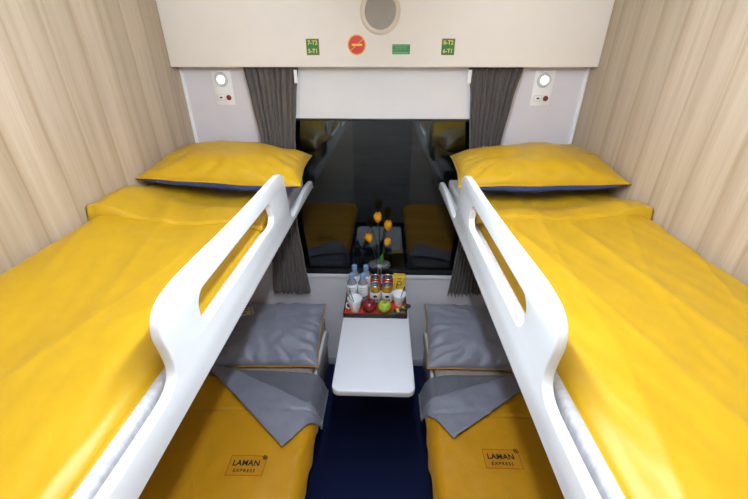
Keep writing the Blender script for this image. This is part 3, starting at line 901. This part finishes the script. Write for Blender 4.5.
# ------------------------------------------------------------------ yellow carton
bx = root('tea_carton', (.092, 1.79, ZI), 'upright yellow carton with black printed letters behind the right cup', 'box')
Rb = Matrix.Translation((.093, 1.79, ZI)) @ Matrix.Rotation(math.radians(-4), 4, 'Z')
MB().box(-.034, .034, -.022, .022, 0, .132, .001, mat=Rb).build('carton', 'box_yellow', bx)
m = MB()
def carton_text(t, size, px, pz, bold=.001):
    vs, fs = text_mesh(t, size, bold)
    m.add([Rb @ Vector((px + v.x, -.0225 - v.z, pz + v.y)) for v in vs], fs)
ring = []
for k in range(25):
    a = math.radians(-70 + 330 * k / 24); ring.append(Rb @ Vector((.002 + .012 * math.cos(a), -.0228, .092 + .013 * math.sin(a))))
m.tube(ring, .0022, 6)
m.tube([Rb @ Vector(p) for p in ((-.010, -.0228, .096), (-.012, -.0228, .076), (-.014, -.0228, .062), (-.006, -.0228, .056))], .0024, 6)
m.tube([Rb @ Vector(p) for p in ((-.008, -.0228, .122), (.012, -.0228, .126), (.004, -.0228, .114))], .0016, 6)
m.build('print', 'ink', bx, smooth=False)
MB().box(.0342, .0352, -.018, .018, .06, .12, mat=Rb).build('side_shade', 'carton_shade', bx, smooth=False)  # dark strip painted as the shade on the carton's side

# ------------------------------------------------------------------ cups with spoons
def cup(x, y, h, rt, rb, label, handle):
    r = root('cup', (x, y, ZI), label, 'cup', 'white cups on the tray')
    pr = [(0, .001), (rb, 0), (rb + .001, .003)]
    for k in range(1, 9):
        t = k / 8; pr.append((lerp(rb, rt, t ** .9), lerp(.003, h, t)))
    pr += [(rt - .0012, h + .0012), (rt - .003, h - .001)]
    for k in range(7, 0, -1):
        t = k / 8; pr.append((lerp(rb, rt, t ** .9) - .003, lerp(.003, h, t)))
    pr += [(0, .005)]
    MB().lathe(pr, x, y, ZI, 32).build('bowl', 'porcelain', r)
    if handle:
        pts = []
        for k in range(13):
            a = math.radians(100 + 170 * k / 12)
            pts.append(Vector((x + handle * (rb + .006) + handle * .0 + .019 * math.cos(a) * (1 if handle < 0 else -1) + handle * .0, y - .008, ZI + h * .43 + .020 * math.sin(a))))
        MB().tube(pts, .0042, 8).build('handle', 'porcelain', r, ang=180)
    return r
cup(-.152, 1.632, .080, .042, .024, 'white cup with a handle at the front left corner of the tray', -1)
cup(.090, 1.690, .074, .041, .021, 'white flared cup in front of the yellow carton', 0)
def spoon(p0, p1, label):
    p0 = Vector(p0); p1 = Vector(p1)
    r = root('teaspoon', p0, label, 'spoon', 'dark spoons in the cups')
    d = (p1 - p0)
    MB().tube([p0 + d * t for t in (.12, .3, .5, .7, .9, 1)], [.0016, .0016, .0017, .002, .0028, .0022], 8).build('handle', 'spoon', r, ang=180)
    m = MB(); c = p0 + d * .05
    m.lathe([(0, -.0035), (.006, -.002), (.0085, .0015), (.006, .001), (0, -.0015)], c.x, c.y, c.z, 16); m.build('spoon_bowl', 'spoon', r, ang=180)
spoon((-.145, 1.634, ZI + .012), (-.200, 1.634, ZI + .118), 'dark spoon leaning left out of the handled cup')
spoon((-.149, 1.642, ZI + .012), (-.188, 1.668, ZI + .122), 'second dark spoon in the handled cup, nearer the bottles')
spoon((.090, 1.684, ZI + .012), (.122, 1.690, ZI + .125), 'dark spoon standing in the flared cup by the carton')

# ------------------------------------------------------------------ apples
def apple(x, y, R, mat, label):
    r = root('apple', (x, y, ZI), label, 'apple')
    pr = []
    for k in range(25):
        a = PI * k / 24
        rr = R * math.sin(a) * (1 + .10 * math.cos(a)); z = R * .93 * math.cos(a)
        z -= R * .30 * math.exp(-(rr / (R * .30)) ** 2) * (1 if a < PI / 2 else -.55)
        pr.append((max(rr, 0), z))
    zmin = min(z for _, z in pr)
    m = MB().lathe([(q, z - zmin) for q, z in pr], x, y, ZI, 32)
    for v in m.v:
        a = math.atan2(v.y - y, v.x - x); k = 1 + .018 * math.cos(5 * a) + .02 * nz(v.x * 30, v.y * 30, v.z * 30)
        v.x = x + (v.x - x) * k; v.y = y + (v.y - y) * k
    m.build('fruit', mat, r, ang=180)
    zt = ZI + R * .93 * 2 * .80
    MB().tube([(x, y, zt - .008), (x + .001, y, zt + .004), (x + .004, y - .001, zt + .012)], [.0012, .0013, .0018], 7).build('stalk', 'stem', r)
apple(-.074, 1.628, .0415, 'apple_red', 'shiny dark red apple at the front of the tray')
apple(.010, 1.625, .0375, 'apple_green', 'green apple at the front of the tray, right of the red one')

# ------------------------------------------------------------------ sachets
def sachet(x, y, z, w, d, th, rz, ry, mat, lab, label):
    R = Matrix.Translation((x, y, z)) @ Matrix.Rotation(rz, 4, 'Z') @ Matrix.Rotation(ry, 4, 'Y')
    r = root('sachet', (x, y, z), label, 'sachet', 'small foil sachets on the tray')
    def f(sg, off=0.):
        def g(u, v):
            a = 2 * u - 1; b = 2 * v - 1
            e = max(0, 1 - a ** 4) * max(0, 1 - b ** 2)
            return R @ Vector((a * w / 2, b * d / 2 + .001 * math.sin(a * 30) * (abs(b) > .9), sg * (th / 2 * math.sqrt(e) + off + .001 * nz(a * 6, b * 6, x * 50) * e) + .0012 * math.sin(u * 26) * (1 - e)))
        return g
    MB().solid(f(1), f(-1), 18, 14).build('wrapper', mat, r, ang=180)
    if lab:
        def g(u, v): return f(1, .0008)(lerp(lab[0], lab[1], u), lerp(.12, .88, v))
        MB().sheet(g, 8, 8).build('printed_patch', 'sachet_yellow', r, ang=180)
sachet(.090, 1.612, ZI + .012, .060, .042, .018, .25, 0, 'sachet_black', (.25, .48), 'black sachet with a yellow patch in front of the flared cup')
sachet(.058, 1.596, ZI + .008, .040, .030, .013, -.2, 0, 'sachet_green', None, 'dark green sachet between the green apple and the yellow-patched sachet')
sachet(.114, 1.618, ZI + .021, .048, .032, .015, 1.2, -.25, 'sachet_black', (.5, .8), 'black sachet with a yellow stripe leaning at the tray right end')
sachet(.136, 1.634, ZI + .030, .050, .034, .018, 1.35, .35, 'sachet_black', None, 'plain black sachet perched on the right rim of the tray')

# ------------------------------------------------------------------ vase and tulips
vx, vy = -.022, 1.848
vs_ = root('glass_vase', (vx, vy, ZI), 'clear glass vase with a wide drooping lip behind the red cans', 'vase')
m = MB().lathe([(0, .002), (.026, 0), (.027, .004), (.012, .012), (.010, .04), (.0105, .09), (.013, .14), (.015, .165), (.019, .182), (.030, .190), (.045, .187), (.058, .176), (.064, .166),
                (.063, .165), (.057, .174), (.045, .184), (.030, .187), (.017, .179), (.0128, .160), (.011, .14), (.0085, .09), (.008, .045), (0, .04)], vx, vy, ZI, 36)
for v in m.v:
    d = math.hypot(v.x - vx, v.y - vy)
    if d > .02:
        a = math.atan2(v.y - vy, v.x - vx); k = (d - .02) / .045
        v.z += .006 * math.cos(4 * a) * k; v.y = vy + (v.y - vy) * (1 - .38 * k)
m.build('vase_body', 'vase', vs_, ang=180)
m = MB()
pts = []
for k in range(40):
    a = 2 * PI * k / 40; pts.append(Vector((vx + .0635 * math.cos(a), vy + .0635 * .62 * math.sin(a), ZI + .1655 + .006 * math.cos(4 * a))))
m.tube(pts + pts[:1], .0016, 6, caps=False); m.build('lip', 'vase', vs_, ang=180)

def tulip(px, pz, py, lean, size, label, leaf=False):
    base = Vector((vx, vy, ZI + .05)); tip = Vector((px, py, pz))
    r = root('tulip', base, label, 'flower', 'orange tulips in the vase')
    n = 12; pts = []
    for k in range(n + 1):
        t = k / n
        q = base.lerp(tip, t); q.x = vx + (px - vx) * (t ** 1.7); pts.append(q)
    MB().tube(pts, .0021, 7).build('stalk', 'stalk', r, ang=180)
    ax = Vector((lean, -.15, 1)).normalized()
    Rt = Vector((0, 0, 1)).rotation_difference(ax).to_matrix().to_4x4()
    Mt = Matrix.Translation(tip) @ Rt
    m = MB()
    for k in range(6):
        a0 = k * PI / 3; rad = 1 if k % 2 else .88
        def pet(u, v, a0=a0, rad=rad):
            t = v; w = math.sin(PI * min(1, .12 + t * .80)) ** .7 * (1 if t < .8 else 1 - (t - .8) * 2.6)
            a = a0 + (u - .5) * 1.35 * max(.05, w)
            rr = size * rad * (.30 * math.sqrt(t + .02) + .28 * math.sin(PI * t * .9)) 
            return Mt @ Vector((rr * math.cos(a), rr * math.sin(a), size * 1.45 * t))
        m.sheet(pet, 8, 10)
    o = m.build('bloom', 'tulip', r, ang=180)
    if leaf:
        def lf(u, v):
            t = v; w = .013 * math.sin(PI * (.08 + .9 * t)) ** .8
            c = Vector((vx + .004 + .012 * t, vy - .012, ZI + .16 + .085 * t))
            return c + Vector(((u - .5) * 2 * w, -.004 * math.cos((u - .5) * PI), 0))
        o = MB().sheet(lf, 8, 14).build('leaf', 'leaf', r, ang=180)
        md = o.modifiers.new('thick', 'SOLIDIFY'); md.thickness = .001
    return r
tulip(-.032, 1.125, 1.838, -.02, .044, 'orange tulip standing tallest in the vase', True)
tulip(.020, 1.078, 1.838, .10, .044, 'orange tulip just right of and below the tallest one')
tulip(-.072, 1.003, 1.836, -.30, .044, 'orange tulip leaning out to the left of the vase')
tulip(.012, .985, 1.836, .35, .036, 'lowest orange tulip, small, right of the green leaf')

# ------------------------------------------------------------------ camera, world, colour
cam = bpy.data.cameras.new('camera'); co = bpy.data.objects.new('camera', cam); COL.objects.link(co)
cam.sensor_width = 36; cam.lens = 365 / 748 * 36; cam.clip_start = .02
co.location = (0, 0, 1.93)
co.rotation_euler = (math.radians(90 - 27.807), 0, math.radians(1.6657))
S.camera = co
wd = bpy.data.worlds.new('night'); S.world = wd; wd.use_nodes = True
wd.node_tree.nodes['Background'].inputs[0].default_value = (.05, .065, .075, 1)
wd.node_tree.nodes['Background'].inputs[1].default_value = .15
S.view_settings.view_transform = 'Standard'; S.view_settings.look = 'None'
S.view_settings.exposure = 0; S.view_settings.gamma = 1; S.view_settings.use_curve_mapping = False
S.cycles.use_denoising = True
S.cycles.max_bounces = 8; S.cycles.diffuse_bounces = 5; S.cycles.transparent_max_bounces = 16
S.cycles.sample_clamp_indirect = 6
